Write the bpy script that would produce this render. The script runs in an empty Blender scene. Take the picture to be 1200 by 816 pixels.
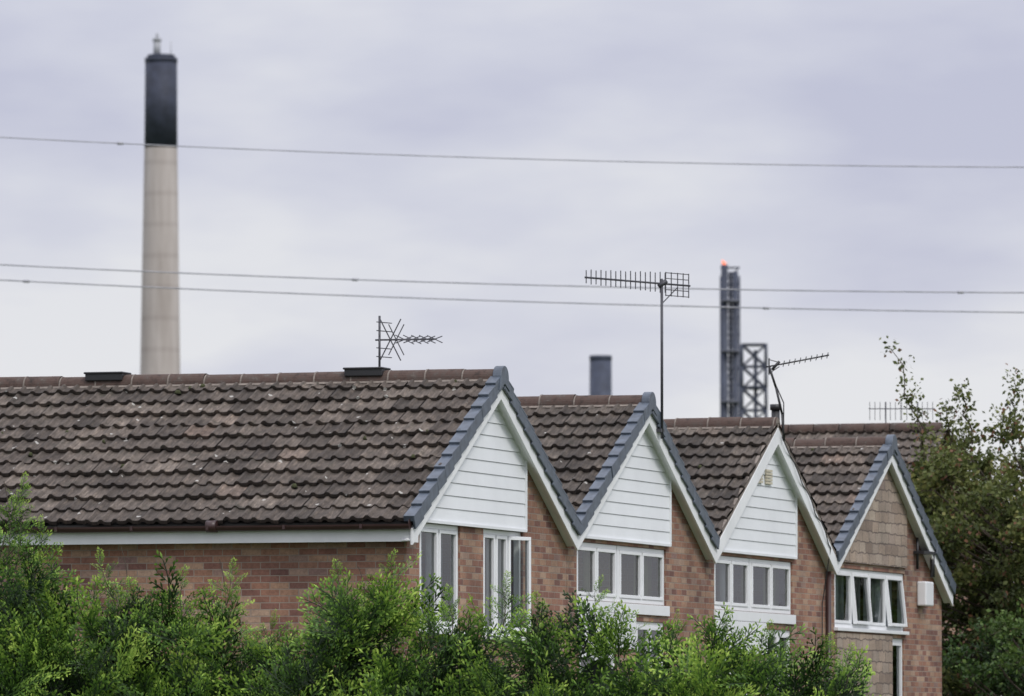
import bpy, math, random
import numpy as np
from mathutils import Vector, Matrix
random.seed(7); rng=np.random.default_rng(7)
scene=bpy.context.scene
H=3.0                       # eye height above the ground
TH=math.radians(17.6); CT,ST=math.cos(TH),math.sin(TH)
def site(r,f):              # survey grid (east-ish, north-ish) -> world x,y
    return (r*CT-f*ST, r*ST+f*CT)

# ------------------------------------------------------------ materials
def newmat(name):
    m=bpy.data.materials.new(name); m.use_nodes=True
    nt=m.node_tree; b=nt.nodes['Principled BSDF']; return m,nt,b
def N(nt,t,**k):
    n=nt.nodes.new(t)
    for a,v in k.items(): setattr(n,a,v)
    return n
def L(nt,a,b): nt.links.new(a,b)
def ramp(nt,stops,interp='LINEAR'):
    r=N(nt,'ShaderNodeValToRGB'); cr=r.color_ramp; cr.interpolation=interp
    while len(cr.elements)<len(stops): cr.elements.new(0.5)
    for e,(p,c) in zip(cr.elements,stops):
        e.position=p; e.color=(c[0],c[1],c[2],1)
    return r
def mixc(nt,fac,a,b,mode='MIX'):
    m=N(nt,'ShaderNodeMix',data_type='RGBA',blend_type=mode)
    if isinstance(fac,(int,float)): m.inputs[0].default_value=fac
    else: L(nt,fac,m.inputs[0])
    for i,v in ((6,a),(7,b)):
        if isinstance(v,tuple): m.inputs[i].default_value=(v[0],v[1],v[2],1)
        else: L(nt,v,m.inputs[i])
    return m.outputs[2]
def noise(nt,vec,scale,detail=4,rough=.6):
    n=N(nt,'ShaderNodeTexNoise'); n.inputs['Scale'].default_value=scale
    n.inputs['Detail'].default_value=detail; n.inputs['Roughness'].default_value=rough
    if vec is not None: L(nt,vec,n.inputs['Vector'])
    return n
def simple(name,col,rough=.6,var=.15,scale=6,metal=0,bump=0):
    m,nt,b=newmat(name); tc=N(nt,'ShaderNodeTexCoord')
    n=noise(nt,tc.outputs['Object'],scale,5)
    d=tuple(c*(1-var) for c in col); u=tuple(min(1,c*(1+var)) for c in col)
    r=ramp(nt,[(.3,d),(.7,u)]); L(nt,n.outputs['Fac'],r.inputs[0])
    L(nt,r.outputs[0],b.inputs['Base Color'])
    b.inputs['Roughness'].default_value=rough; b.inputs['Metallic'].default_value=metal
    if bump:
        bp=N(nt,'ShaderNodeBump'); bp.inputs['Strength'].default_value=bump; bp.inputs['Distance'].default_value=.01
        L(nt,n.outputs['Fac'],bp.inputs['Height']); L(nt,bp.outputs[0],b.inputs['Normal'])
    return m
def wallvec(nt):
    tc=N(nt,'ShaderNodeTexCoord'); g=N(nt,'ShaderNodeNewGeometry')
    s=N(nt,'ShaderNodeSeparateXYZ'); L(nt,tc.outputs['Object'],s.inputs[0])
    sn=N(nt,'ShaderNodeSeparateXYZ'); L(nt,g.outputs['True Normal'],sn.inputs[0])
    a=N(nt,'ShaderNodeMath',operation='ABSOLUTE'); L(nt,sn.outputs[0],a.inputs[0])
    gt=N(nt,'ShaderNodeMath',operation='GREATER_THAN'); gt.inputs[1].default_value=.5; L(nt,a.outputs[0],gt.inputs[0])
    mx=N(nt,'ShaderNodeMix',data_type='FLOAT'); L(nt,gt.outputs[0],mx.inputs[0]); L(nt,s.outputs[0],mx.inputs[2]); L(nt,s.outputs[1],mx.inputs[3])
    c=N(nt,'ShaderNodeCombineXYZ'); L(nt,mx.outputs[0],c.inputs[0]); L(nt,s.outputs[2],c.inputs[1])
    return c.outputs[0],tc.outputs['Object']
def brickmat(name,stops,mortar,bw,rh,ms,bumpd=.006,distort=0,grime=.3):
    m,nt,b=newmat(name); v,obj=wallvec(nt)
    if distort:
        nn=noise(nt,v,6,2); vm=N(nt,'ShaderNodeVectorMath',operation='SCALE'); vm.inputs['Scale'].default_value=distort
        L(nt,nn.outputs['Color'],vm.inputs[0]); va=N(nt,'ShaderNodeVectorMath',operation='ADD'); L(nt,v,va.inputs[0]); L(nt,vm.outputs[0],va.inputs[1]); v=va.outputs[0]
    br=N(nt,'ShaderNodeTexBrick'); L(nt,v,br.inputs['Vector'])
    br.inputs['Color1'].default_value=(0,0,0,1); br.inputs['Color2'].default_value=(1,1,1,1); br.inputs['Mortar'].default_value=(.5,.5,.5,1)
    for k,x in (('Scale',1),('Mortar Size',ms),('Mortar Smooth',.2),('Bias',0),('Brick Width',bw),('Row Height',rh)): br.inputs[k].default_value=x
    r=ramp(nt,stops); L(nt,br.outputs['Color'],r.inputs[0])
    nf=noise(nt,obj,30,5,.7); rr=ramp(nt,[(.3,(.72,.70,.70)),(.72,(1.22,1.2,1.2))]); L(nt,nf.outputs['Fac'],rr.inputs[0])
    c=mixc(nt,1.0,r.outputs[0],rr.outputs[0],'MULTIPLY')
    c=mixc(nt,br.outputs['Fac'],c,mortar)
    ng=noise(nt,obj,1.3,5); rg=ramp(nt,[(.35,(1-grime,)*3),(.65,(1.06,1.05,1.04))]); L(nt,ng.outputs['Fac'],rg.inputs[0])
    c=mixc(nt,1.0,c,rg.outputs[0],'MULTIPLY')
    L(nt,c,b.inputs['Base Color']); b.inputs['Roughness'].default_value=.9
    inv=N(nt,'ShaderNodeMath',operation='SUBTRACT'); inv.inputs[0].default_value=1; L(nt,br.outputs['Fac'],inv.inputs[1])
    ad=N(nt,'ShaderNodeMath',operation='MULTIPLY_ADD'); L(nt,nf.outputs['Fac'],ad.inputs[0]); ad.inputs[1].default_value=.5; L(nt,inv.outputs[0],ad.inputs[2])
    bp=N(nt,'ShaderNodeBump'); bp.inputs['Strength'].default_value=.8; bp.inputs['Distance'].default_value=bumpd
    L(nt,ad.outputs[0],bp.inputs['Height']); L(nt,bp.outputs[0],b.inputs['Normal'])
    return m
M_brick=brickmat('brick',[(0,(.17,.085,.07)),(.12,(.25,.122,.09)),(.38,(.31,.16,.108)),(.58,(.34,.185,.122)),(.76,(.39,.245,.16)),(.9,(.44,.31,.22)),(1,(.25,.155,.135))],(.33,.27,.22),.225,.075,.006,grime=.36)
M_stone=brickmat('stone_cladding',[(0,(.27,.21,.165)),(.3,(.44,.35,.27)),(.6,(.36,.30,.245)),(.8,(.50,.42,.33)),(1,(.32,.25,.21))],(.17,.135,.115),.36,.15,.009,.02,distort=.09)
M_white=simple('white_upvc',(.82,.83,.84),.35,.04,3)
M_board=simple('white_painted_board',(.80,.81,.81),.5,.08,2.2)
M_clad=simple('white_cladding',(.79,.81,.82),.4,.05,1.5)
M_verge=simple('slate_grey_verge',(.080,.098,.125),.45,.3,9)
M_mortar=simple('mortar',(.20,.17,.145),.95,.3,20,bump=.4)
M_gutter=simple('brown_gutter',(.045,.022,.02),.4,.2,4)
M_black=simple('black_plastic',(.02,.02,.022),.45,.2,6)
M_alu=simple('dull_aluminium',(.07,.07,.08),.5,.2,10,metal=.3)
M_room=simple('dark_interior',(.04,.038,.035),.9)  # near-black, the unlit room's shade put into the colour
M_curt=simple('net_curtain',(.50,.52,.55),.9,.12,4)
M_curt2=simple('reflection_tinted_curtain',(.17,.20,.09),.9,.4,3)  # olive puts the panes' greenish reflection into the curtain colour
M_cream=simple('cream_vent',(.55,.50,.38),.6)
M_moss=simple('moss',(.05,.055,.022),1,.4,30)
def ridge_mat():
    m,nt,b=newmat('ridge_tile'); tc=N(nt,'ShaderNodeTexCoord'); n=noise(nt,tc.outputs['Object'],7,6,.75)
    r=ramp(nt,[(.3,(.035,.028,.024)),(.48,(.09,.057,.046)),(.6,(.085,.065,.055)),(.72,(.19,.165,.14))]); L(nt,n.outputs['Fac'],r.inputs[0])
    L(nt,r.outputs[0],b.inputs['Base Color']); b.inputs['Roughness'].default_value=.95
    bp=N(nt,'ShaderNodeBump'); bp.inputs['Distance'].default_value=.01; L(nt,n.outputs['Fac'],bp.inputs['Height']); L(nt,bp.outputs[0],b.inputs['Normal'])
    return m
M_ridge=ridge_mat()
def tile_mat(name,tint):
    m,nt,b=newmat(name); tc=N(nt,'ShaderNodeTexCoord'); at=N(nt,'ShaderNodeAttribute'); at.attribute_name='tcol'
    s=N(nt,'ShaderNodeSeparateColor'); L(nt,at.outputs['Color'],s.inputs[0])
    T=lambda c: tuple(a*b_ for a,b_ in zip(c,tint))
    r=ramp(nt,[(0,T((.060,.051,.044))),(.35,T((.096,.081,.070))),(.6,T((.122,.104,.090))),(.88,T((.155,.134,.116))),(1,T((.18,.138,.114)))]); L(nt,s.outputs[0],r.inputs[0])
    n1=noise(nt,tc.outputs['Object'],1.6,7,.75); r1=ramp(nt,[(.36,(.52,.50,.49)),(.66,(1.3,1.27,1.23))]); L(nt,n1.outputs['Fac'],r1.inputs[0])
    c=mixc(nt,1,r.outputs[0],r1.outputs[0],'MULTIPLY')
    # rain streaks run down the slope (short in x, long down the tile)
    ms=N(nt,'ShaderNodeMapping'); ms.inputs['Scale'].default_value=(42,5,5); L(nt,tc.outputs['Object'],ms.inputs[0])
    n2=noise(nt,ms.outputs[0],1.0,6,.75); r2=ramp(nt,[(.3,(.42,.42,.42)),(.55,(1.05,1.05,1.05)),(.70,(1.95,1.93,1.86))]); L(nt,n2.outputs['Fac'],r2.inputs[0])
    c=mixc(nt,1,c,r2.outputs[0],'MULTIPLY')
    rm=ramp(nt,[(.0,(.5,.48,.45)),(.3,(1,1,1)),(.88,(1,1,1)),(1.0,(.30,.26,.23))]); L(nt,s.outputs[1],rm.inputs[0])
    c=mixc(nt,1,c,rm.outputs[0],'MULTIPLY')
    n4=noise(nt,tc.outputs['Object'],4.5,6,.75); r4=ramp(nt,[(.56,(0,0,0)),(.66,(1,1,1))]); L(nt,n4.outputs['Fac'],r4.inputs[0])
    f4=N(nt,'ShaderNodeMath',operation='MULTIPLY'); f4.inputs[1].default_value=.6; L(nt,r4.outputs[0],f4.inputs[0])
    c=mixc(nt,f4.outputs[0],c,(.045,.042,.03))
    vo=N(nt,'ShaderNodeTexVoronoi'); vo.inputs['Scale'].default_value=4.2; L(nt,tc.outputs['Object'],vo.inputs['Vector'])
    n3=noise(nt,tc.outputs['Object'],45,2); ad=N(nt,'ShaderNodeMath',operation='MULTIPLY_ADD'); L(nt,n3.outputs['Fac'],ad.inputs[0]); ad.inputs[1].default_value=.16; L(nt,vo.outputs['Distance'],ad.inputs[2])
    r5=ramp(nt,[(.165,(1,1,1)),(.19,(0,0,0))]); L(nt,ad.outputs[0],r5.inputs[0])
    f5=N(nt,'ShaderNodeMath',operation='MULTIPLY'); f5.inputs[1].default_value=.75; L(nt,r5.outputs[0],f5.inputs[0])
    c=mixc(nt,f5.outputs[0],c,(.48,.47,.43))
    L(nt,c,b.inputs['Base Color']); b.inputs['Roughness'].default_value=.92
    bp=N(nt,'ShaderNodeBump'); bp.inputs['Strength'].default_value=.6; bp.inputs['Distance'].default_value=.006; L(nt,n2.outputs['Fac'],bp.inputs['Height']); L(nt,bp.outputs[0],b.inputs['Normal'])
    return m
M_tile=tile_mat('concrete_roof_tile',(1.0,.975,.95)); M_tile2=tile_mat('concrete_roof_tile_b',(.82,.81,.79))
def glass_mat():
    m,nt,b=newmat('window_glass'); nt.nodes.remove(b); out=nt.nodes['Material Output']
    tr=N(nt,'ShaderNodeBsdfTransparent'); tr.inputs[0].default_value=(.75,.8,.78,1)
    gl=N(nt,'ShaderNodeBsdfGlossy'); gl.inputs['Roughness'].default_value=.03
    fr=N(nt,'ShaderNodeFresnel'); fr.inputs['IOR'].default_value=1.5
    mx=N(nt,'ShaderNodeMixShader'); L(nt,fr.outputs[0],mx.inputs[0]); L(nt,tr.outputs[0],mx.inputs[1]); L(nt,gl.outputs[0],mx.inputs[2]); L(nt,mx.outputs[0],out.inputs[0]); return m
M_glass=glass_mat()
def leafmat(name,stops,trans=.3,rough=.55):
    m,nt,b=newmat(name); out=nt.nodes['Material Output']; at=N(nt,'ShaderNodeAttribute'); at.attribute_name='lcol'
    s=N(nt,'ShaderNodeSeparateColor'); L(nt,at.outputs['Color'],s.inputs[0])
    r=ramp(nt,stops); L(nt,s.outputs[0],r.inputs[0]); L(nt,r.outputs[0],b.inputs['Base Color']); b.inputs['Roughness'].default_value=rough
    b.inputs['Specular IOR Level'].default_value=.3
    t=N(nt,'ShaderNodeBsdfTranslucent'); L(nt,r.outputs[0],t.inputs[0])
    mx=N(nt,'ShaderNodeMixShader'); mx.inputs[0].default_value=trans; L(nt,b.outputs[0],mx.inputs[1]); L(nt,t.outputs[0],mx.inputs[2]); L(nt,mx.outputs[0],out.inputs[0]); return m
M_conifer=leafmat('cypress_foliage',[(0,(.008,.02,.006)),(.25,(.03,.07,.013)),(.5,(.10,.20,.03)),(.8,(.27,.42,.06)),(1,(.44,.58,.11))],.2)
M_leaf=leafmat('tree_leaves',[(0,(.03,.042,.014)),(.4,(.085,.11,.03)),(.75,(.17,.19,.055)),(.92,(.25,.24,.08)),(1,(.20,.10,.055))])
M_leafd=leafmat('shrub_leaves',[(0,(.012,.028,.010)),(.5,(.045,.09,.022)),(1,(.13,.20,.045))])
M_bark=simple('bark',(.07,.055,.04),.9,.3,8)
M_core=simple('painted_inner_shade',(.008,.015,.007),1,.4,5)  # near-black green, the hedge's inner shade put into the colour

# ------------------------------------------------------------ mesh builder
class MB:
    def __init__(s): s.v=[]; s.f=[]; s.m=[]; s.sm=[]
    def poly(s,pts,mi=0,smooth=False):
        i=len(s.v); s.v+= [tuple(p) for p in pts]; s.f.append(tuple(range(i,i+len(pts)))); s.m.append(mi); s.sm.append(smooth)
    def box(s,a,b,mi=0,M=None):
        (x0,y0,z0),(x1,y1,z1)=a,b
        P=[Vector(p) for p in ((x0,y0,z0),(x1,y0,z0),(x1,y1,z0),(x0,y1,z0),(x0,y0,z1),(x1,y0,z1),(x1,y1,z1),(x0,y1,z1))]
        if M is not None: P=[M@p for p in P]
        i=len(s.v); s.v+=[tuple(p) for p in P]
        for q in ((0,3,2,1),(4,5,6,7),(0,1,5,4),(1,2,6,5),(2,3,7,6),(3,0,4,7)):
            s.f.append(tuple(i+k for k in q)); s.m.append(mi); s.sm.append(False)
    def prism(s,poly,x0,x1,mi=0):   # poly in (y,z), extruded along x
        n=len(poly); i=len(s.v)
        s.v+=[(x0,p[0],p[1]) for p in poly]+[(x1,p[0],p[1]) for p in poly]
        s.f.append(tuple(i+k for k in range(n))); s.f.append(tuple(i+n+k for k in reversed(range(n)))); s.m+=[mi,mi]; s.sm+=[False,False]
        for k in range(n):
            a=i+k;b=i+(k+1)%n; s.f.append((b,a,a+n,b+n)); s.m.append(mi); s.sm.append(False)
    def cyl(s,p1,p2,r1,r2=None,n=8,mi=0,cap=True):
        if r2 is None: r2=r1
        p1=Vector(p1);p2=Vector(p2); d=(p2-p1)
        if d.length<1e-6: return
        d.normalize(); a=d.orthogonal().normalized(); b=d.cross(a); i=len(s.v)
        for p,r in ((p1,r1),(p2,r2)):
            for k in range(n):
                t=2*math.pi*k/n; s.v.append(tuple(p+a*math.cos(t)*r+b*math.sin(t)*r))
        for k in range(n):
            s.f.append((i+k,i+(k+1)%n,i+n+(k+1)%n,i+n+k)); s.m.append(mi); s.sm.append(n>=6)
        if cap:
            s.f.append(tuple(i+k for k in reversed(range(n)))); s.f.append(tuple(i+n+k for k in range(n))); s.m+=[mi,mi]; s.sm+=[False,False]
    def tube(s,pts,r,n=6,mi=0):
        for a,b in zip(pts[:-1],pts[1:]): s.cyl(a,b,r,r,n,mi)
    def obj(s,name,mats,parent=None,bevel=0):
        me=bpy.data.meshes.new(name); me.from_pydata(s.v,[],s.f)
        for m in mats: me.materials.append(m)
        me.polygons.foreach_set('material_index',s.m); me.polygons.foreach_set('use_smooth',s.sm); me.update()
        o=bpy.data.objects.new(name,me); scene.collection.objects.link(o)
        if parent is not None:
            o.parent=parent; o.matrix_parent_inverse=Matrix.Translation(-parent.location)
        if bevel:
            bv=o.modifiers.new('bevel','BEVEL'); bv.width=bevel; bv.segments=2; bv.limit_method='ANGLE'
        return o
def empty(name,loc):
    e=bpy.data.objects.new(name,None); e.location=loc; e.empty_display_size=.5; scene.collection.objects.link(e); return e
def quadmesh(name,V,col,mats,parent=None,attr='lcol'):
    n=len(V); me=bpy.data.meshes.new(name); nf=n//4
    me.vertices.add(n); me.vertices.foreach_set('co',np.asarray(V,dtype=np.float32).ravel())
    me.loops.add(n); me.loops.foreach_set('vertex_index',np.arange(n,dtype=np.int32))
    me.polygons.add(nf); me.polygons.foreach_set('loop_start',np.arange(0,n,4,dtype=np.int32))
    try: me.polygons.foreach_set('loop_total',np.full(nf,4,dtype=np.int32))
    except Exception: pass
    me.update(calc_edges=True)
    a=me.attributes.new(attr,'FLOAT_COLOR','POINT')
    c=np.ones((n,4),dtype=np.float32); c[:,:3]=np.asarray(col,dtype=np.float32).reshape(n,-1); a.data.foreach_set('color',c.ravel())
    for m in mats: me.materials.append(m)
    o=bpy.data.objects.new(name,me); scene.collection.objects.link(o)
    if parent is not None: o.parent=parent; o.matrix_parent_inverse=Matrix.Translation(-parent.location)
    return o

# ------------------------------------------------------------ houses
SL=.55; PHI=math.atan(SL); CP,SP=math.cos(PHI),math.sin(PHI)
XB=-23.46; XW=-23.60; Y0=73.55; G=.305
def tiles_obj(name,xa,xb,yr,sgn,send,zr,mat,parent,seed):
    r=np.random.default_rng(seed); D=send/CP; n=int(math.ceil(D/G)); V=[];C=[]
    W=.33; nx=12
    for k in range(n):
        d1=D-k*G; d0=max(d1-G-.02,0.0)
        x=xa-r.uniform(0,.04)-(W/2 if k%2 else 0); rowj=r.normal(0,.004)
        while x<xb:
            tc=r.beta(1.8,1.8); hj=r.normal(0,.004)+rowj; sk=r.normal(0,.005); dj=r.normal(0,.009)
            xs=np.linspace(x,x+W-.004,nx+1); xs=np.clip(xs,xa,xb)
            ph=(np.linspace(0,2,nx+1))%1.0
            pr=np.where(ph<.5,np.sin(ph/.5*math.pi)*.030,-.004*np.sin((ph-.5)/.5*math.pi))
            if xs[-1]-xs[0]>.01:
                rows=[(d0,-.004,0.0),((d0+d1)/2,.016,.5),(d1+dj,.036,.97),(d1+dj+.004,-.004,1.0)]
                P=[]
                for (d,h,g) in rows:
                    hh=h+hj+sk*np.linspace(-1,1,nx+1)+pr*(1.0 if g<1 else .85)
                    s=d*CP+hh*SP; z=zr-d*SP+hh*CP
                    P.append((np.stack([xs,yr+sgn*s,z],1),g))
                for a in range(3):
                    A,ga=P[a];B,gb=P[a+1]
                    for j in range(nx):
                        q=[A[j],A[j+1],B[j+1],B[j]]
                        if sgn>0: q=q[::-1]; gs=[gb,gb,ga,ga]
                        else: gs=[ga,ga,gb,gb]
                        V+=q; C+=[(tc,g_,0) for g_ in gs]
            x+=W
    quadmesh(name,np.array(V),np.array(C),[mat],parent,attr='tcol')

def column_wall(mb,xw,yc,sl,sr,top,holes,mi=0,z0=0.0,depth=.11):
    cuts=sorted(set([sl,sr,0.0]+[h[0] for h in holes]+[h[1] for h in holes]))
    cuts=[c for c in cuts if sl<=c<=sr]
    for a,b in zip(cuts[:-1],cuts[1:]):
        mid=(a+b)/2; hs=sorted([h for h in holes if h[0]<=mid<=h[1]],key=lambda h:h[2]); z=z0
        for h in hs:
            mb.poly([(xw,yc+a,z),(xw,yc+b,z),(xw,yc+b,h[2]),(xw,yc+a,h[2])],mi); z=h[3]
        mb.poly([(xw,yc+a,z),(xw,yc+b,z),(xw,yc+b,top(b)),(xw,yc+a,top(a))],mi)
    for (a,b,c,d) in holes:
        for p,q in (((a,c),(a,d)),((a,d),(b,d)),((b,d),(b,c)),((b,c),(a,c))):
            mb.poly([(xw,yc+p[0],p[1]),(xw-depth,yc+p[0],p[1]),(xw-depth,yc+q[0],q[1]),(xw,yc+q[0],q[1])],mi)

def window(fr,gl,cu,xw,ya,yb,za,zb,n,opens={},curt=0,fw=.055,sill=True):
    x1=xw-.025; x0=xw-.095
    fr.box((x0,ya,za),(x1,yb,za+fw)); fr.box((x0,ya,zb-fw),(x1,yb,zb))
    fr.box((x0,ya,za+fw),(x1,ya+fw,zb-fw)); fr.box((x0,yb-fw,za+fw),(x1,yb,zb-fw))
    w=(yb-ya-2*fw)/n
    for k in range(n):
        a=ya+fw+k*w; b=a+w
        if k>0: fr.box((x0+.002,a-.03,za+fw),(x1-.002,a+.03,zb-fw)); 
        a2=a+(.032 if k else .002); b2=b-(.032 if k<n-1 else .002); c=za+fw+.002; d=zb-fw-.002
        M=None
        if k in opens:
            kind,ang=opens[k]
            if kind=='top': M=Matrix.Translation((x1,0,d))@Matrix.Rotation(-math.radians(ang),4,'Y')@Matrix.Translation((-x1,0,-d))
            else: M=Matrix.Translation((x1,a2,0))@Matrix.Rotation(-math.radians(ang),4,'Z')@Matrix.Translation((-x1,-a2,0))
        sw=.042; xa_,xb_=x1-.045,x1+.012
        fr.box((xa_,a2,c),(xb_,b2,c+sw),0,M); fr.box((xa_,a2,d-sw),(xb_,b2,d),0,M)
        fr.box((xa_,a2,c+sw),(xb_,a2+sw,d-sw),0,M); fr.box((xa_,b2-sw,c+sw),(xb_,b2,d-sw),0,M)
        xg=x1-.02; q=[Vector(p) for p in ((xg,a2+sw-.004,c+sw-.004),(xg,b2-sw+.004,c+sw-.004),(xg,b2-sw+.004,d-sw+.004),(xg,a2+sw-.004,d-sw+.004))]
        if M is not None: q=[M@p for p in q]
        gl.poly(q)
    if sill: fr.box((x0,ya-.04,za-.05),(xw+.06,yb+.04,za-.003))
    for ci,(ca,cb) in enumerate(curt if curt else []):
        A=ya+(yb-ya)*ca; B=ya+(yb-ya)*cb; m=max(8,int((B-A)/.02)); pts=[]
        for j in range(m+1):
            t=A+(B-A)*j/m; pts.append((xw-.2+.022*math.sin(j*1.05+ci)+.01*math.sin(j*.37),t))
        for p,q in zip(pts[:-1],pts[1:]):
            cu.poly([(p[0],p[1],za+.02),(q[0],q[1],za+.02),(q[0],q[1],zb+.03),(p[0],p[1],zb+.03)],0,True)

def house(i,cfg):
    yc=Y0+6*i; zr=H+4.22; left=cfg.get('left',3.0); right=cfg.get('right',3.0)
    e=empty('brick_house',(XW-5,yc,0)); xback=XW-cfg.get('len',11)
    wl=cfg.get('wl',2.995); wr=cfg.get('wr',2.995)
    zt=lambda s: zr-SL*abs(s)
    wb=MB(); top=lambda s: zt(s)-.09
    column_wall(wb,XW,yc,-wl,wr,top,cfg['holes'])
    wb.poly([(xback,yc-wl,0),(XW,yc-wl,0),(XW,yc-wl,top(wl)),(xback,yc-wl,top(wl))])
    wb.poly([(XW,yc+wr,0),(xback,yc+wr,0),(xback,yc+wr,top(wr)),(XW,yc+wr,top(wr))])
    wb.poly([(xback,yc+wr,0),(xback,yc-wl,0),(xback,yc-wl,top(wl)),(xback,yc,top(0)),(xback,yc+wr,top(wr))])
    wb.obj('walls',[M_brick],e)
    fb=MB(); fb.box((xback+.1,yc-wl+.05,H-.05+.3),(XW-.12,yc+wr-.05,H+.3)); fb.box((XW-1.9,yc-wl+.05,H+.31),(XW-1.85,yc+wr-.05,H+2.5)); fb.obj('interior',[M_room],e)
    rb=MB()
    for sg,se in ((-1,left),(1,right)):
        rb.prism([(yc,zr-.03),(yc+sg*(se-.03),zt(se-.03)-.03),(yc+sg*(se-.03),zt(se-.03)-.08),(yc,zr-.08)],xback-.1,XB-.03)
    rb.obj('roof_light_block',[M_room],e)  # unseen slab added under the tiles to block light
    tiles_obj('roof_tiles_a',xback-.15,XB-.0,yc,-1,left,zr,cfg.get('tile',M_tile),e,11+i)
    tiles_obj('roof_tiles_b',xback-.15,XB-.0,yc,1,right,zr,cfg.get('tile',M_tile),e,51+i)
    rg=MB(); x=xback-.15; k=0
    while x<XB-.02:
        x2=min(x+.44,XB-.005); j=random.gauss(0,.007); n=12; R=.120
        for (xa,xb_,RR,mi) in ((x+.012,x2,R,0),(x-.006,x+.014,R+.004,1)):
            ring=[(math.cos(math.pi*t/n),math.sin(math.pi*t/n)) for t in range(-1,n+2)]
            for a,b in zip(ring[:-1],ring[1:]):
                rg.poly([(xa,yc+a[0]*RR,zr-.03+j+a[1]*RR),(xb_,yc+a[0]*RR,zr-.03+j+a[1]*RR),(xb_,yc+b[0]*RR,zr-.03+j+b[1]*RR),(xa,yc+b[0]*RR,zr-.03+j+b[1]*RR)],mi,True)
        x+=.45
    for sg in (-1,1): rg.prism([(yc+sg*.10,zr-.02),(yc+sg*.15,zr-.06),(yc+sg*.12,zr-.1),(yc+sg*.06,zr-.06)],xback-.1,XB-.01,1)
    rg.prism([(yc-.12,zr-.05),(yc+.12,zr-.05),(yc+.08,zr+.05),(yc,zr+.085),(yc-.08,zr+.05)],XB-.04,XB-.004,1)
    # moss tufts lodged along the ridge and in the tile channels
    for q in range(30):
        xx=random.uniform(xback,XB-.3); yy=random.choice([-1,1])*random.uniform(.08,.2) if q<14 else -random.uniform(.3,2.6); rr_=random.uniform(.015,.04)
        c_=Vector((xx,yc+yy,zr-SL*abs(yy)+(.05 if abs(yy)>.25 else .03)))
        rg.cyl(c_-Vector((0,0,.03)),c_+Vector((0,0,rr_*.5)),rr_*1.4,rr_*.6,7,2)
    rg.obj('ridge_tiles',[M_ridge,M_mortar,M_moss],e)
    bb=MB(); bt,bd=cfg.get('board',(-.085,-.265))
    for sg,se in ((-1,left),(1,right)):
        bb.prism([(yc+sg*.0008,zr+bt),(yc+sg*(se-.002),zt(se)+bt),(yc+sg*(se-.002),zt(se)+bd),(yc+sg*.0008,zr+bd)],XB-.03,XB)
        bb.prism([(yc+sg*.001,zr-.20),(yc+sg*(se-.01),zt(se)-.20),(yc+sg*(se-.01),zt(se)-.218),(yc+sg*.001,zr-.218)],XW+.002,XB-.031)
    bb.obj('barge_boards',[M_board],e,bevel=.004)
    vb=MB()
    for sg,se,kind in ((-1,left,cfg.get('vl','cap')),(1,right,cfg.get('vr','cap'))):
        D=se/CP; n=int(math.ceil(D/G))
        if kind=='cap':
            for k in range(n):
                d1=D-k*G+.03; d0=max(d1-G-.02,.02)
                if d1-d0<.08: continue
                mid=(d0+d1)/2
                M=Matrix(((1,0,0,0),(0,sg*CP,sg*SP,0),(0,-SP,CP,0),(0,0,0,1)))
                M=Matrix.Translation((0,yc,zr))@M@Matrix.Translation((0,mid,0))@Matrix.Rotation(math.radians(6+random.gauss(0,.7)),4,'X')
                Lh=(d1-d0)/2; jx=random.gauss(0,.003)
                vb.box((XB-.095,-Lh,.034),(XB+.034+jx,Lh,.060),0,M)
                vb.box((XB+.008+jx,-Lh,-.10),(XB+.0335+jx,Lh,.035),0,M)
                vb.box((XB-.095,Lh-.03,-.01),(XB+.03+jx,Lh-.002,.035),0,M)
        else:
            vb.prism([(yc+sg*.02,zr+.02),(yc+sg*se,zt(se)+.02),(yc+sg*se,zt(se)-.075),(yc+sg*.02,zr-.075)],XB-.05,XB-.006,1)
    if cfg.get('vl','cap')=='cap':
        n=14; ring=[(yc+.15*math.cos(math.pi*t/n),zr-.03+.15*math.sin(math.pi*t/n)) for t in range(0,n+1)]
        ring+=[(yc-.19,zr-.17),(yc,zr-.09),(yc+.19,zr-.17)]
        vb.prism(ring,XB-.06,XB+.046)
    vb.obj('verge_caps',[M_verge,M_mortar],e,bevel=.005)
    zc=H+cfg.get('zc',2.50); sR=1.27
    if cfg['gable']=='clad':
        cb=MB(); z=zc; hh=.148
        while z<zt(0)-.2:
            z2=min(z+hh,zt(0)-.13)
            def rng_(zz): 
                w=(zt(0)-.13-zz)/SL; return (-min(w,wl-.02),min(w,sR))
            a0,b0=rng_(z);a1,b1=rng_(z2)
            xo=XW+.03; xi=XW+.02
            P0=[(xo,yc+a0,z+.004),(xo,yc+b0,z+.004),(xi,yc+b1,z2),(xi,yc+a1,z2)]
            cb.poly(P0); cb.poly([(XW+.001,yc+a0,z+.004),(XW+.001,yc+b0,z+.004),(xo,yc+b0,z+.004),(xo,yc+a0,z+.004)])
            z=z2
        zz=zt(sR)-.13
        cb.box((XW+.002,yc+sR+.001,zc-.02),(XW+.045,yc+sR+.03,zz)); cb.box((XW+.002,yc-wl+.1,zc-.03),(XW+.05,yc+sR,zc+.002))
        cb.obj('gable_cladding',[M_clad],e)
    else:
        sb=MB(); w=lambda zz:(zt(0)-.13-zz)/SL
        sb.prism([(yc-min(w(zc),2.95),zc),(yc+sR,zc),(yc+sR,zt(sR)-.13),(yc,zt(0)-.13)],XW+.002,XW+.035)
        sb.obj('gable_stone_cladding',[M_stone],e)
    fr=MB();gl=MB();cu=MB();cu2=MB()
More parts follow.
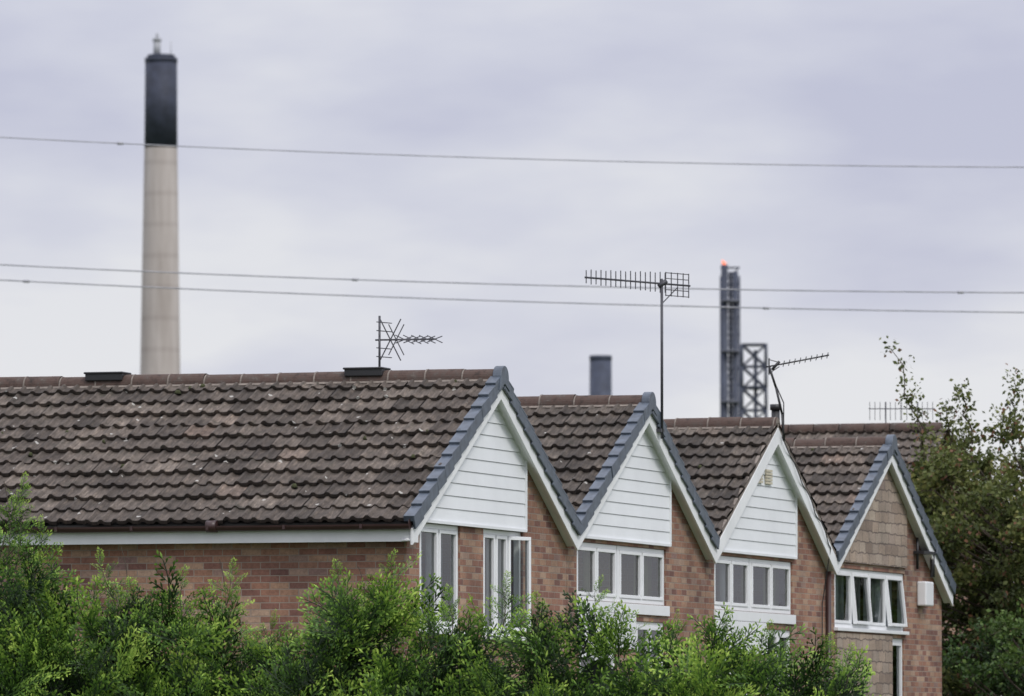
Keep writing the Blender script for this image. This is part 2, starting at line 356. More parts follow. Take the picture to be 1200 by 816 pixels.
    for w in cfg['wins']:
        a,b,c,d,n=w[:5]; kw=w[5] if len(w)>5 else {}
        kw=dict(kw); which=kw.pop('cc',0)
        window(fr,gl,cu2 if which else cu,XW,yc+a+.004,yc+b-.004,c+.004,d-.004,n,**kw)
    for bx in cfg.get('panels',[]):
        a,b,c,d=bx; fr.box((XW+.002,yc+a,c),(XW+.03,yc+b,d))
    fr.obj('window_frames',[M_white],e,bevel=.004); gl.obj('window_glass',[M_glass],e)
    if cu.v: cu.obj('net_curtains',[M_curt],e)
    if cu2.v: cu2.obj('reflection_tinted_curtains',[M_curt2],e)
    for bx in cfg.get('stone',[]):
        a,b,c,d=bx; sb=MB(); sb.box((XW+.002,yc+a,c),(XW+.035,yc+b,d)); sb.obj('stone_panel',[M_stone],e)
    return e,yc,zr,xback

z=lambda v:H+v
A=(-2.55,-1.09,z(1.28),z(2.47)); B=(-.24,1.26,z(1.25),z(2.47))
e1,yc,zr,xb1=house(0,dict(left=3.2,len=10.5,gable='clad',holes=[A,B,(-2.4,-.6,.9,2.1),(.0,.9,.1,2.2)],
  wins=[(*A,2,dict(curt=[(0,.48),(.52,1)])),(*B,3,dict(opens={2:('side',20)},curt=[(.0,.16),(.45,1)])),(-2.4,-.6,.9,2.1,2),(.0,.9,.1,2.2,1,dict(sill=False))]))
g=MB(); ye=yc-3.235; zg=zr-SL*3.2-.035; n=10; R=.06; xa,xb_=xb1-.15,XB-.02
for a in range(n):
    t0=math.pi+math.pi*a/n; t1=math.pi+math.pi*(a+1)/n
    g.poly([(xa,ye+R*math.cos(t0),zg+R*math.sin(t0)),(xb_,ye+R*math.cos(t0),zg+R*math.sin(t0)),(xb_,ye+R*math.cos(t1),zg+R*math.sin(t1)),(xa,ye+R*math.cos(t1),zg+R*math.sin(t1))],0,True)
g.cyl((xb_-.004,ye,zg),(xb_,ye,zg),R,R,16)
x=xa+.3
while x<xb_: g.box((x,ye-R-.006,zg-.045),(x+.03,ye+R,zg+.004)); x+=.9
for x in (XB-2.4,XB-6.2): g.cyl((x,ye,zg-.004),(x+.12,ye,zg-.004),R+.007,R+.007,16)
g.obj('gutter',[M_gutter],e1)
f=MB(); f.box((xa,yc-3.165,z(2.235)),(XB-.031,yc-3.14,z(2.43))); f.box((xa,yc-3.139,z(2.24)),(XB-.031,yc-2.997,z(2.255)))
f.box((XB-.03,yc-3.2,z(2.225)),(XB-.002,yc-3.0,z(2.33)))
f.obj('fascia',[M_board],e1,bevel=.003)
v=MB()
for xx in (-25.32,-28.52):
    v.box((xx,yc-.14,zr+.02),(xx+.46,yc+.14,zr+.115)); v.box((xx-.015,yc-.155,zr+.10),(xx+.475,yc+.155,zr+.125))
v.obj('ridge_vents',[M_black],e1,bevel=.012)
W2=(-2.6,1.2,z(1.73),z(2.43))
def cfg23(tile,**k):
    d=dict(gable='clad',tile=tile,holes=[W2,(-2.5,-.95,z(.3),z(1.15)),(-.1,1.15,z(-.2),z(1.52))],
     wins=[(-2.6,-.86,z(1.73),z(2.43),2,dict(cc=k.get('cc',1),curt=[(0,.34),(.5,.75)],sill=False)),(-.80,1.2,z(1.73),z(2.43),2,dict(cc=1,curt=[(.1,.3),(.6,1)],sill=False)),
           (-2.5,-.95,z(.3),z(1.15),2),(-.1,1.15,z(-.2),z(1.52),2,dict(sill=False,cc=1,curt=[(0,.3)]))],
     panels=[(-2.64,1.27,z(1.60),z(1.725)),(-2.6,-.2,z(1.17),z(1.595))])
    d.update(k); return d
e2,yc2,_,_=house(1,cfg23(M_tile2))
e3,yc3,_,_=house(2,cfg23(M_tile2,vl='mortar',vr='mortar',board=(-.05,-.27),cc=0))
for e_,y_ in ((e2,yc2),(e3,yc3)):
    p=MB(); p.box((XW-.1,y_-.858,z(1.735)),(XW-.02,y_-.802,z(2.425))); p.obj('window_post',[M_white],e_)
p=MB(); 
for a in (-.75,-.28): 
    for k in range(5): p.box((XW+.036,yc3+a,z(3.42)+k*.04),(XW+.055,yc3+a+.3,z(3.45)+k*.04))
p.obj('gable_vents',[M_cream],e3)
W4=(-2.62,1.25,z(1.60),z(2.42))
e4,yc4,_,_=house(3,dict(gable='stone',tile=M_tile,left=3.0,right=3.55,wr=3.42,holes=[W4,(.45,1.2,z(-.6),z(1.50)),(-2.4,-.3,z(-1.6),z(-.2))],
   wins=[(*W4,4,dict(opens={1:('top',5),3:('top',6)},curt=[(0,.3),(.4,.55),(.7,1)])),(.45,1.2,z(-.6),z(1.50),1,dict(sill=False,curt=[(0,1)])),(-2.4,-.3,z(-1.6),z(-.2),3)],
   stone=[(-2.62,.42,z(-.1),z(1.53))]))
p=MB(); p.box((XW+.002,yc4+1.95,z(1.98)),(XW+.14,yc4+2.4,z(2.33))); p.obj('alarm_box',[M_white],e4,bevel=.02)
p=MB(); p.box((XW+.002,yc4+1.75,z(2.72)),(XW+.16,yc4+2.5,z(2.76))); p.cyl((XW+.05,yc4+1.8,z(2.5)),(XW+.05,yc4+1.8,z(2.95)),.02); p.cyl((XW+.12,yc4+2.4,z(2.4)),(XW+.12,yc4+2.4,z(2.75)),.035); p.obj('lamp_bracket',[M_black],e4)
for y_,e_ in ((yc3+2.9,e3),):
    p=MB(); p.cyl((XW+.045,y_,0),(XW+.045,y_,z(2.35)),.036,n=12)
    for zz in (1,2.6,4.1): p.cyl((XW+.045,y_,zz),(XW+.045,y_,zz+.05),.044,n=12)
    p.obj('downpipe',[M_gutter],e_)
p=MB(); p.cyl((-25.2,Y0+18.2,z(3.9)),(-25.2,Y0+18.2,z(4.75)),.06,n=12); p.cyl((-25.2,Y0+18.2,z(4.72)),(-25.2,Y0+18.2,z(4.8)),.08,n=12); p.obj('flue_pipe',[M_black],e4)

def far_house(x0,x1,yr,zr,half):
    e=empty('brick_house',((x0+x1)/2,yr,0))
    w=MB(); top=zr-SL*half
    for sg in (-1,1): w.poly([(x0,yr+sg*half,0),(x1,yr+sg*half,0),(x1,yr+sg*half,top),(x0,yr+sg*half,top)])
    for x in (x0,x1): w.poly([(x,yr-half,0),(x,yr+half,0),(x,yr+half,top),(x,yr,zr-.05),(x,yr-half,top)])
    w.obj('walls',[M_brick],e)
    tiles_obj('roof_tiles_a',x0,x1+.2,yr,-1,half+.2,zr,M_tile,e,91); tiles_obj('roof_tiles_b',x0,x1+.2,yr,1,half+.2,zr,M_tile,e,92)
    r=MB(); x=x0
    while x<x1+.1:
        r.cyl((x,yr,zr-.02),(x+.43,yr,zr-.02),.13,n=14); x+=.45
    r.obj('ridge_tiles',[M_ridge],e)
    f=MB(); f.box((x0,yr-half-.2,top-.25),(x1+.2,yr-half-.17,top-.08)); f.obj('fascia',[M_board],e)
    d=MB()
    for xx in (x0+3,x0+7,x0+11):
        d.box((xx,yr-half-.03,top-1.6),(xx+1.4,yr-half-.004,top-.5))
    d.obj('window_frames',[M_white],e); return e
far_house(-44,-27.9,112,z(5.40),4.2)

# ------------------------------------------------------------ TV aerials
def V3(*a): return Vector(a)
RT=Vector((CT,ST,0)); FW=Vector((-ST,CT,0)); UP=Vector((0,0,1))
a=MB(); base=V3(XB+.05,Y0+6.38,z(3.78)); topm=V3(XB+.05,Y0+6.38,z(5.76))
a.cyl(base,topm,.018,n=8); a.cyl(base+UP*.1,base+UP*.1+V3(-.1,0,0),.02); a.box((XB-.0,Y0+6.30,z(3.86)),(XB+.06,Y0+6.46,z(3.9)))
bd=(RT*.985-UP*.07+FW*.15).normalized(); c=V3(XB+.05,Y0+6.38,z(5.70))
a.cyl(c-bd*.97,c+bd*.36,.012,n=6)
for k in range(17):
    t=-.95+k*.062; h=.09+.05*k/17+ (.01 if k%2 else 0); p=c+bd*t; a.cyl(p-UP*h*.8,p+UP*h,.007,n=5)
for dz in (-.14,-.07,0,.07,.14):
    p=c+UP*dz; a.cyl(p+bd*.05,p+bd*.34,.006,n=5)
for t in (.05,.12,.2,.27,.34): a.cyl(c+bd*t-UP*.15,c+bd*t+UP*.15,.007,n=5)
a.cyl(c-UP*.25,c+bd*.2-UP*.03,.007,n=5)
a.cyl(c-bd*.04-UP*.04,c+bd*.06+UP*.04,.03,n=6)
a.obj('tv_aerial',[M_alu])
a=MB(); b0=V3(-25.02,Y0+.25,z(4.1)); a.cyl(b0,b0+UP*.86,.014,n=8)
c=b0+UP*.58; bd=(RT*.97+FW*.25+UP*.03).normalized(); a.cyl(c-bd*.05,c+bd*.68,.010,n=6)
for s1 in (1,-1):
    dv=(UP*.9+RT*.45*s1).normalized(); a.cyl(c+bd*.13-dv*.27,c+bd*.13+dv*.27,.0075,n=5); a.cyl(c+bd*.2-dv*.2,c+bd*.2+dv*.2,.0065,n=5)
for dz in (-.2,-.1,.1,.2): a.cyl(c+bd*.02+UP*dz-FW*.15-RT*.05,c+bd*.02+UP*dz+FW*.1+RT*.12,.006,n=5)
for k in range(5):
    p=c+bd*(.30+k*.09); dv=(RT*.8+FW*.5+UP*.35).normalized(); dw=(RT*.8-FW*.3-UP*.4).normalized(); h=.13-.006*k
    a.cyl(p-dv*h,p+dv*h,.0065,n=5); a.cyl(p-dw*h,p+dw*h,.006,n=5)
a.obj('tv_aerial',[M_alu])
a=MB(); b0=V3(XB+.04,Y0+12.12,z(4.0)); t0=b0+UP*.98-RT*.19; pts=[b0,b0+UP*.35-RT*.02,b0+UP*.7-RT*.1,t0]; a.tube(pts,.016,8)
bd=(RT*.96+UP*.19+FW*.15).normalized(); a.cyl(t0-bd*.05,t0+bd*.82,.010,n=6)
for k in range(9):
    p=t0+bd*(.2+k*.075); a.cyl(p-UP*.04-RT*.01,p+UP*.04+RT*.01,.006,n=5)
for dz in (-.09,0.,.09): a.cyl(t0+UP*dz,t0+UP*dz*.3+bd*.14,.006,n=5)
a.cyl(t0-UP*.11,t0+UP*.11,.009,n=5); a.cyl(t0+bd*.04-UP*.05,t0+bd*.14+UP*.04,.02,n=6)
a.obj('tv_aerial',[M_black])
cb=MB(); pts=[]
for k in range(25):
    t=k/24; s=.12+2.5*t; pts.append(V3(XB+.02+.012*math.sin(k),Y0+12+s,z(4.22)-SL*s-.11-.03*math.sin(k*.9)))
pts=[t0-UP*.05,b0+UP*.5,b0+UP*.15]+pts+[V3(XW+.03,Y0+14.62,z(1.9)),V3(XW+.03,Y0+14.6,z(.3))]; cb.tube(pts,.008,5); cb.obj('aerial_cable',[M_black],e3)
for (r_,f_,hh) in ((6.55,118,.65),(7.05,117,.6)):
    a=MB(); x,y=site(r_,f_); b0=V3(x,y,z(4.6)); t0=b0+UP*(.75+hh); a.cyl(b0,t0,.013,n=6); c=t0-UP*.12; a.cyl(c-RT*.3,c+RT*.3,.009,n=5)
    for k in range(7): a.cyl(c+RT*(-.28+k*.09)-UP*.2,c+RT*(-.28+k*.09)+UP*.12,.006,n=4)
    a.obj('tv_aerial',[M_alu])

# ------------------------------------------------------------ industrial structures
def concrete_mat():
    m,nt,b=newmat('chimney_concrete'); tc=N(nt,'ShaderNodeTexCoord'); mp=N(nt,'ShaderNodeMapping'); mp.inputs['Scale'].default_value=(.3,.3,.03); L(nt,tc.outputs['Object'],mp.inputs[0])
    n=noise(nt,mp.outputs[0],1.0,6,.65); r=ramp(nt,[(.3,(.36,.315,.285)),(.7,(.55,.50,.47))]); L(nt,n.outputs['Fac'],r.inputs[0])
    w=N(nt,'ShaderNodeTexWave',wave_type='BANDS',bands_direction='Z'); w.inputs['Scale'].default_value=.045; w.inputs['Distortion'].default_value=.3; L(nt,tc.outputs['Object'],w.inputs[0])
    r2=ramp(nt,[(0,(.90,.89,.89)),(.12,(1,1,1))]); L(nt,w.outputs['Fac'],r2.inputs[0])
    c=mixc(nt,1,r.outputs[0],r2.outputs[0],'MULTIPLY'); L(nt,c,b.inputs['Base Color']); b.inputs['Roughness'].default_value=.9; return m
M_conc=concrete_mat()
M_navy=simple('hazed_dark_steel',(.042,.051,.078),.6,.35,.35)  # dark steel lifted towards blue, distance haze put into the colour
M_navy2=simple('chimney_dark_band',(.030,.036,.058),.7,.35,.5)  # black band with distance haze mixed into its colour
M_steel=simple('weathered_steel',(.10,.105,.13),.6,.3,.4)
M_lightst=simple('pale_steel',(.35,.36,.38),.5,.1,1)
x,y=site(-78.4,1500); e=empty('industrial_chimney',(x,y,0))
p=MB(); prev=0
for zz in (40,80,110,136.0): p.cyl((x,y,prev),(x,y,zz),5.75-(prev/136)*2.05,5.75-(zz/136)*2.05,64,0,cap=False); prev=zz
p.cyl((x,y,136),(x,y,155.2),3.70,3.58,64,1); p.cyl((x,y,155.2),(x,y,156.2),3.66,3.66,64,1); p.cyl((x,y,156.2),(x,y,156.9),3.2,3.0,48,1)
p.obj('shaft',[M_conc,M_navy2],e)
p=MB(); p.cyl((x-1.0,y,156.5),(x-1.0,y,160.2),.85,.8,16); p.cyl((x-1.0,y,160.1),(x-1.0,y,160.6),1.0,1.0,16); p.cyl((x+2.3,y,156),(x+2.3,y,160),.12,.08,6); p.cyl((x-1,y,160.5),(x-1,y,161.8),.35,.3,8)
p.obj('top_flue_and_rods',[M_lightst],e)
x,y=site(19.75,1500); e=empty('industrial_chimney',(x,y,0))
p=MB(); p.cyl((x,y,0),(x,y,88.6),2.9,2.45,48); p.cyl((x,y,88.6),(x,y,89.6),2.52,2.52,48); p.cyl((x,y,76),(x,y,76.6),2.62,2.62,48); p.obj('shaft',[M_navy],e)
x,y=site(38.9,1200); e=empty('flare_stack',(x,y,0)); p=MB(); C=Vector((x,y,0)); Ht=88.5
for (dr,df,ra) in ((-1.0,0,.60),(.95,.1,.50),(0.1,1.0,.35)):
    q=C+RT*dr+FW*df; p.cyl(q,q+UP*(Ht-(.0 if dr<0 else 1.2)),ra,ra,16)
for k in range(0,30):
    zz=k*3.0+1; q=C+UP*zz
    p.cyl(q-RT*1.7,q+RT*1.7,.16,n=6); p.cyl(q-RT*1.65,q+FW*1.6,.12,n=5); p.cyl(q+RT*1.65,q+FW*1.6,.12,n=5)
    if k%3==0: p.cyl(q-UP*.2,q+UP*.25,1.7,1.7,16,1)
    if k<29: p.cyl(q-RT*1.65,q+RT*1.65+UP*3,.12,n=5); p.cyl(q+RT*1.65,q-RT*1.65+UP*3,.12,n=5)
for s in (-1.65,1.65): p.cyl(C+RT*s,C+RT*s+UP*(Ht-2),.2,n=6)
p.cyl(C+FW*1.6,C+FW*1.6+UP*(Ht-3),.16,n=6)
p.obj('risers_and_frame',[M_navy,M_steel],e)
p=MB()
for k in range(2): p.cyl(C-RT*(1.0+.15*k)+UP*(Ht+k*.3),C-RT*(1.1+.25*k)+UP*(Ht+.45+k*.4),.42-.14*k,.22-.1*k,12)
mf,nt,b=newmat('flare_flame'); b.inputs['Base Color'].default_value=(.9,.22,.10,1); b.inputs['Emission Color'].default_value=(1,.22,.10,1); b.inputs['Emission Strength'].default_value=1.0
p.obj('flame',[mf],e)
x,y=site(44.2,1230); e=empty('lattice_tower',(x,y,0)); p=MB(); C=Vector((x,y,0)); Hl=76.0; hw=lambda zz:2.2+1.2*max(0,1-zz/60)
cs=[(-1,-1),(1,-1),(1,1),(-1,1)]
lv=[k*4.0 for k in range(20)]
P=lambda k,c: C+RT*(hw(lv[k])*c[0])+FW*(hw(lv[k])*c[1])+UP*lv[k]
for k in range(19):
    for j in range(4):
        c1,c2=cs[j],cs[(j+1)%4]
        p.cyl(P(k,c1),P(k+1,c1),.26,n=6); p.cyl(P(k,c1),P(k+1,c2),.17,n=5); p.cyl(P(k,c2),P(k+1,c1),.17,n=5); p.cyl(P(k+1,c1),P(k+1,c2),.17,n=5)
q=C+UP*Hl; p.cyl(q-UP*.2,q+UP*.1,2.4,2.4,16); p.cyl(C+RT*.3,C+RT*.3+UP*(Hl-1),.35,.35,10)
for zz in (56,68): p.cyl(C+UP*zz,C+UP*(zz+.4),2.5,2.5,12)
p.obj('frame',[M_navy],e)

M_cable=simple('conductor',(.36,.36,.39),.5)
for (z0_,b_,c_,marks) in ((15.68,-.0293,.00091,(-10.5,)),(12.30,-.0274,.00083,(-4.2,12)),(11.85,-.0318,.00072,(6.8,-13))):
    p=MB(); pts=[]
    for k in range(121):
        r_=-90+k*1.5; x,y=site(r_,180); pts.append(V3(x,y,H+z0_+b_*r_+c_*r_*r_))
    p.tube(pts,.0145 if z0_>15 else .018,6)
    for m_ in marks:
        x,y=site(m_,180); q=V3(x,y,H+z0_+b_*m_+c_*m_*m_); p.cyl(q-RT*.08,q+RT*.08,.04,n=8)
    p.obj('power_line',[M_cable])

# ------------------------------------------------------------ ground
mg,nt,b=newmat('grass'); tc=N(nt,'ShaderNodeTexCoord'); n=noise(nt,tc.outputs['Object'],.4,8,.7); r=ramp(nt,[(.3,(.03,.05,.015)),(.7,(.08,.11,.035))]); L(nt,n.outputs['Fac'],r.inputs[0]); L(nt,r.outputs[0],b.inputs['Base Color']); b.inputs['Roughness'].default_value=.95
g=MB(); g.poly([(-6000,-3000,0),(6000,-3000,0),(6000,9000,0),(-6000,9000,0)]); g.obj('ground',[mg])

# ------------------------------------------------------------ conifer hedge
def spray_template(r):
    Q=[];T=[]; ph=r.uniform(0,6)
    def blade(p,d,l,w,t):
        d=d/np.linalg.norm(d); nrm=np.array([r.normal(0,.22),r.normal(0,.22),1.0]); s=np.cross(nrm,d); s/=np.linalg.norm(s)
        m=p+d*l*.55; Q.extend([p,m+s*w,p+d*l,m-s*w]); T.extend([t-.14,t,t+.16,t])
    def axis(t): return np.array([t,.07*math.sin(t*3+ph),.08*t-.34*t*t])
    n=10; pv=axis(0)
    for i in range(n):
        t=(i+1)/n; p=axis(t); d=p-pv
        sgn=np.cross(d/np.linalg.norm(d),[0,0,1]); Q.extend([pv-sgn*.014,pv+sgn*.014,p+sgn*.011,p-sgn*.011]); T.extend([.2*t]*4)
        pv=p
        if t<.06: continue
        side=1 if i%2 else -1
        l=(.42*(1-t)**.7+.12)*r.uniform(.7,1.2); a=side*math.radians(r.uniform(32,50))
        dd=np.array([math.cos(a),math.sin(a),r.normal(-.03,.08)-.25*t]); m=max(2,int(l/.07))
        blade(p,dd,l,.019,.18+.35*t)
        for j in range(1,m+1):
            u=j/m; q=p+dd*l*u*.9+np.array([0,0,-.06*l*u]); sg=1 if j%2 else -1; aa=a+sg*math.radians(r.uniform(24,42))
            blade(q,np.array([math.cos(aa),math.sin(aa),r.normal(0,.15)]),.16*(1.1-.5*u)*r.uniform(.7,1.3),.027,.26+.38*t+.28*u)
    blade(axis(1),axis(1)-axis(.95),.15,.024,.95)
    return np.array(Q),np.array(T)
tmpl=[spray_template(rng) for _ in range(12)]
px=[-300,-60,0,40,65,95,140,180,230,300,345,385,430,500,560,620,680,740,800,860,930,975,992,1005]
py=[660,655,655,672,712,735,715,742,730,758,786,758,722,750,748,765,740,762,780,785,792,798,815,870]
HX=[-24.98+.00872*p_ for p_ in px]; HZ=[H+(873-q_)*65/7900 for q_ in py]
def topz(x): return float(np.interp(x,HX,HZ))+.07*math.sin(x*5.3)+.06*math.sin(x*11.7+1)
Vs=[];Cs=[]
def put(p,d,Ls,br,nrm=None):
    Q,T=tmpl[rng.integers(len(tmpl))]; d=d/np.linalg.norm(d)
    if nrm is None: nrm=np.array([rng.normal(0,.5),rng.normal(-.7,.5),rng.normal(.5,.4)])
    s2=np.cross(nrm,d); s2/=(np.linalg.norm(s2)+1e-6); n2=np.cross(d,s2)
    R=np.stack([d,s2*rng.uniform(.7,1.05),n2],0)
    Vs.append(Q*Ls@R+p); Cs.append(np.clip(T*1.0+br,0,1))
XL,XR=-28.5,-16.15
# boughs: each carries a family of sprays leaning the same way
for nb in range(520):
    x=rng.uniform(XL,XR); T_=topz(x); vis=rng.random()<.86
    dz=rng.uniform(.0,1.25) if vis else rng.uniform(1.2,T_-.2)
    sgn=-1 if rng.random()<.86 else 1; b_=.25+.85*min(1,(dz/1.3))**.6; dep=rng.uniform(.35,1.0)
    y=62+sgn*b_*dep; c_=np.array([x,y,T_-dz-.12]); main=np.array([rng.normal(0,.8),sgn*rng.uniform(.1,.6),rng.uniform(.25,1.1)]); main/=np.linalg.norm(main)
    bb_=-.20+rng.normal(0,.15)+.75*(dep-.68)  # deeper sprays coloured darker, inner shade put into the colour
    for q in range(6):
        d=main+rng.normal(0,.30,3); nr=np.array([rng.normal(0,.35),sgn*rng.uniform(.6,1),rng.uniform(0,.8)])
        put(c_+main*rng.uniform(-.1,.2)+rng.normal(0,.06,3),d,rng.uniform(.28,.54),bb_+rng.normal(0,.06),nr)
stm=MB()
lead=[(-3,85,.8),(18,75,.62),(48,60,.45),(120,55,.4),(145,70,.5),(175,40,.3),(215,50,.4),(268,95,.65),(285,40,.3),(400,50,.42),(425,55,.42),(450,75,.5),(515,60,.42),(545,55,.38),(590,50,.42),(640,45,.38),(690,55,.45),(735,40,.3),(790,70,.4),(850,55,.32),(905,45,.32),(950,40,.28),(985,30,.25),(330,30,.3),(365,45,.35)]
for (pxx,_,hh) in lead:
    x=-24.98+.00872*pxx; zb=topz(x)-.25; y=62+rng.uniform(-.3,.2); lean=np.array([rng.normal(0,.2),rng.normal(0,.12),1.0]); hh=hh+.22
    base=np.array([x,y,zb]); pts=[base+lean*hh*t+np.array([.05*math.sin(t*4+pxx),0,0]) for t in np.linspace(0,1,6)]
    for i_ in range(5): stm.cyl(pts[i_],pts[i_+1],.010*(1-i_*.15),.010*(1-(i_+1)*.15),5)
    m=int(6+hh*11)
    for j in range(m):
        t=j/m; p=base+lean*hh*t+np.array([.05*math.sin(t*4+pxx),0,0]); a=j*2.4
        put(p,np.array([math.cos(a)*.8,math.sin(a)*.6,.5+.5*t]),(.36*(1-t)+.13)*rng.uniform(.8,1.2),-.05+rng.normal(0,.12))
    put(pts[-1],np.array([lean[0],0,1.0]),.18,.1)
for pxx,hh in ((8,1.0),(150,.75),(268,.9),(432,.6),(905,.4)):
    x=-24.98+.00872*pxx; zb=topz(x)-.1; q=[Vector((x+.08*math.sin(t*3)*1,62-.1,zb+hh*t)) for t in np.linspace(0,1,8)]
    stm.tube(q,.004,4)
e=empty('conifer_hedge',(-23,62,0))
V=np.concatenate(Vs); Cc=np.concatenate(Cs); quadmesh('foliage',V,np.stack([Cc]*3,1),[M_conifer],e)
stm.obj('stems',[M_bark],e)
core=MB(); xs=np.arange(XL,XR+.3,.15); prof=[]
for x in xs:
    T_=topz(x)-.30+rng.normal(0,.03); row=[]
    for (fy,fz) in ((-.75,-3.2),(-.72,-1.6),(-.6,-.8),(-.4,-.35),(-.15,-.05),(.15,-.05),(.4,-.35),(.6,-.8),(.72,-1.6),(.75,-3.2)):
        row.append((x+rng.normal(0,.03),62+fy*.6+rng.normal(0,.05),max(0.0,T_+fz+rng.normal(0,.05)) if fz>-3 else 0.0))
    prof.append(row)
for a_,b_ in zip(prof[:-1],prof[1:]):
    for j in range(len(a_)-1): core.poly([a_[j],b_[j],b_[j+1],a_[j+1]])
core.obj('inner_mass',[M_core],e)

# ------------------------------------------------------------ broadleaf tree and shrub
def crown(name,cr,cf,zc_,rh,rv,nclump,seed,mat,shoots=(),leaf=.05,tw=12,lpt=26,exp=3,zmin=.4,bias=0,sparse_top=True,inner=.45):
    r=np.random.default_rng(seed); x,y=site(cr,cf); e=empty(name,(x,y,0)); C=np.array([x,y,zc_]); st=MB(); LP=[];LB=[];LZ=[]
    st.cyl((x,y,0),(x,y,zc_-rv*.5),.2,.15,10); st.cyl((x,y,zc_-rv*.5),(x+.1,y,zc_+rv*.3),.15,.07,8)
    def branch(p0,p1,r0,r1,sag=.2,n=5):
        pts=[]
        for k in range(n+1):
            t=k/n; q=p0*(1-t)+p1*t; q=q+np.array([r.normal(0,.04),r.normal(0,.04),sag*math.sin(math.pi*t)]); pts.append(q)
        for k in range(n): st.cyl(pts[k],pts[k+1],r0+(r1-r0)*k/n,r0+(r1-r0)*(k+1)/n,5)
        return pts
    for c in range(nclump):
        while True:
            u=r.uniform(-1,1,3)
            if (abs(u[0])**exp+abs(u[1])**exp+abs(u[2])**exp)<1 and (np.linalg.norm(u)>inner): break
        ax=np.array([CT,ST,0])*u[0]*rh+np.array([-ST,CT,0])*u[1]*rh+np.array([0,0,1])*u[2]*rv
        p=C+ax; p[2]=max(p[2],zmin)
        branch(np.array([x,y,max(.3,min(p[2]-.8,zc_-.3))]),p,.035,.012,-.1)
        cb_=r.uniform(-.2,.24); ct=r.uniform(.7,1.05)
        topness=max(0,(u[2]-.6)/.4) if sparse_top else 0
        for t_ in range(int(tw*(1-.35*topness))):
            d=r.normal(0,1,3); d[2]=abs(d[2])*.8-.15+topness*1.2; d/=np.linalg.norm(d); ln=r.uniform(.25,.62)*ct*(1+.35*topness)
            q1=p+d*ln; st.cyl(p,q1,.006,.003,4,cap=False)
            m=int(lpt*(1-.3*topness)); t=r.uniform(.15,1.05,m)[:,None]
            LP.append(p+d*ln*t+r.normal(0,.07*(1-.4*topness),(m,3)))
            LB.append(.30+.22*u[2]+.15*d[2]+cb_+bias+r.normal(0,.14,m)); LZ.append(np.full(m,leaf))  # high and upward leaves coloured lighter, light from above put into the colour
    for (r0_,z0_,r1_,z1_,rad) in shoots:
        xa,ya=site(r0_,cf-.5); xb2,yb2=site(r1_,cf-.6)
        pts=branch(np.array([xa,ya,z0_]),np.array([xb2,yb2,z1_]),.018,.006,.0,8)
        for k,q in enumerate(pts):
            m=int(4+24*k/(len(pts)-1)); LP.append(q+r.normal(0,rad*(.5+.5*k/8),(m,3))); LB.append(.5+r.normal(0,.18,m)); LZ.append(np.full(m,leaf*.9))
    P=np.concatenate(LP); Bc=np.clip(np.concatenate(LB),0,.93); sz=np.concatenate(LZ)*r.uniform(.7,1.3,len(P)); Bc[r.random(len(P))<.05]=1.0
    n_=len(P); d=r.normal(0,1,(n_,3)); d/=np.linalg.norm(d,axis=1)[:,None]; s=np.cross(d,r.normal(0,1,(n_,3))); s/=np.linalg.norm(s,axis=1)[:,None]
    dl=d*sz[:,None]; sw=s*(sz*.32)[:,None]
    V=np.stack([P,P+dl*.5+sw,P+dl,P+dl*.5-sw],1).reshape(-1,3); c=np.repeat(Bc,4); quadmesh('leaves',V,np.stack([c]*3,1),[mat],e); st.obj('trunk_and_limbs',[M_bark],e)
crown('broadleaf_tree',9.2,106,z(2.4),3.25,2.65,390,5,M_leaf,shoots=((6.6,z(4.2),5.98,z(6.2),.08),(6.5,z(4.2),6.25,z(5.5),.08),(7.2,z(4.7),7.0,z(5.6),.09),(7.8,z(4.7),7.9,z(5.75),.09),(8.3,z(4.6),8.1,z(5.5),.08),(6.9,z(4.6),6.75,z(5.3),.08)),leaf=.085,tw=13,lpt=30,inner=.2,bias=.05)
crown('hawthorn_shrub',9.2,101.5,z(-.4),2.7,2.85,230,9,M_leafd,leaf=.075,zmin=.5,sparse_top=False,lpt=30,inner=.2)

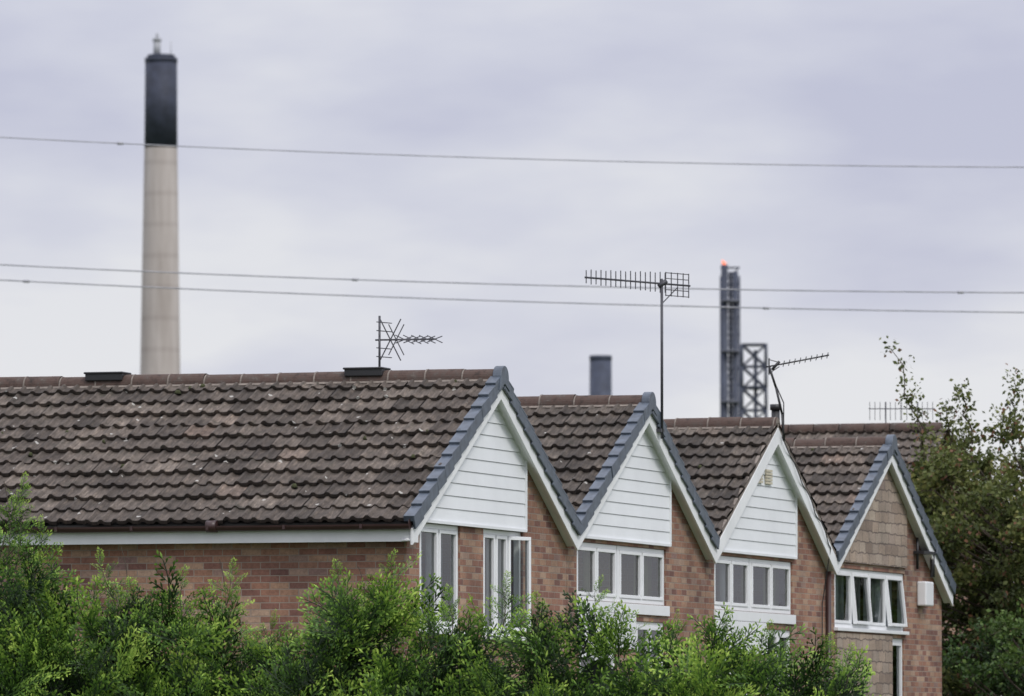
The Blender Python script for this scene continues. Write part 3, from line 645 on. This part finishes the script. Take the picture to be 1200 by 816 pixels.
# ------------------------------------------------------------ world, sun, camera
w=bpy.data.worlds.new("World"); scene.world=w; w.use_nodes=True; nt=w.node_tree; bg=nt.nodes['Background']
sky=N(nt,'ShaderNodeTexSky',sky_type='NISHITA'); sky.sun_disc=False; sky.sun_elevation=math.radians(49); sky.sun_rotation=math.radians(130); sky.air_density=1; sky.dust_density=2
tc=N(nt,'ShaderNodeTexCoord'); mp=N(nt,'ShaderNodeMapping'); mp.inputs['Scale'].default_value=(11,11,34); mp.inputs['Location'].default_value=(3.1,1.7,.35); L(nt,tc.outputs['Generated'],mp.inputs[0])
n=noise(nt,mp.outputs[0],1.0,5,.5); r=ramp(nt,[(.37,(5.55,5.7,6.95)),(.5,(6.55,6.7,7.6)),(.61,(7.6,7.7,8.15))]); L(nt,n.outputs['Fac'],r.inputs[0])
s=N(nt,'ShaderNodeSeparateXYZ'); L(nt,tc.outputs['Generated'],s.inputs[0])
# overcast: pale haze at the horizon, greyer cloud just above, brightest overhead
rz=ramp(nt,[(0.0,(1.09,1.08,1.05)),(.045,(1.06,1.055,1.03)),(.10,(.97,.97,.99)),(.2,(1.05,1.05,1.06)),(1.0,(2.4,2.4,2.4))]); L(nt,s.outputs[2],rz.inputs[0])
c0=mixc(nt,1,r.outputs[0],rz.outputs[0],'MULTIPLY')
c=mixc(nt,.95,sky.outputs[0],c0); L(nt,c,bg.inputs[0]); bg.inputs[1].default_value=.1
sl=bpy.data.lights.new('sun','SUN'); sl.energy=1.5; sl.angle=math.radians(12); sl.color=(1,.96,.91); so=bpy.data.objects.new('sun',sl); scene.collection.objects.link(so)
sd=Vector((.50,-.42,.75)); so.rotation_euler=sd.to_track_quat('Z','Y').to_euler(); so.location=(0,0,60)
cam=bpy.data.cameras.new('camera'); co=bpy.data.objects.new('camera',cam); scene.collection.objects.link(co); co.location=(0,0,H); co.rotation_euler=(math.radians(90+3.369),0,TH)
cam.sensor_width=36; cam.lens=237; cam.clip_start=.5; cam.clip_end=12000; cam.dof.use_dof=True; cam.dof.focus_distance=73; cam.dof.aperture_fstop=5.0
scene.camera=co
scene.view_settings.view_transform='Standard'; scene.view_settings.look='None'; scene.view_settings.exposure=0
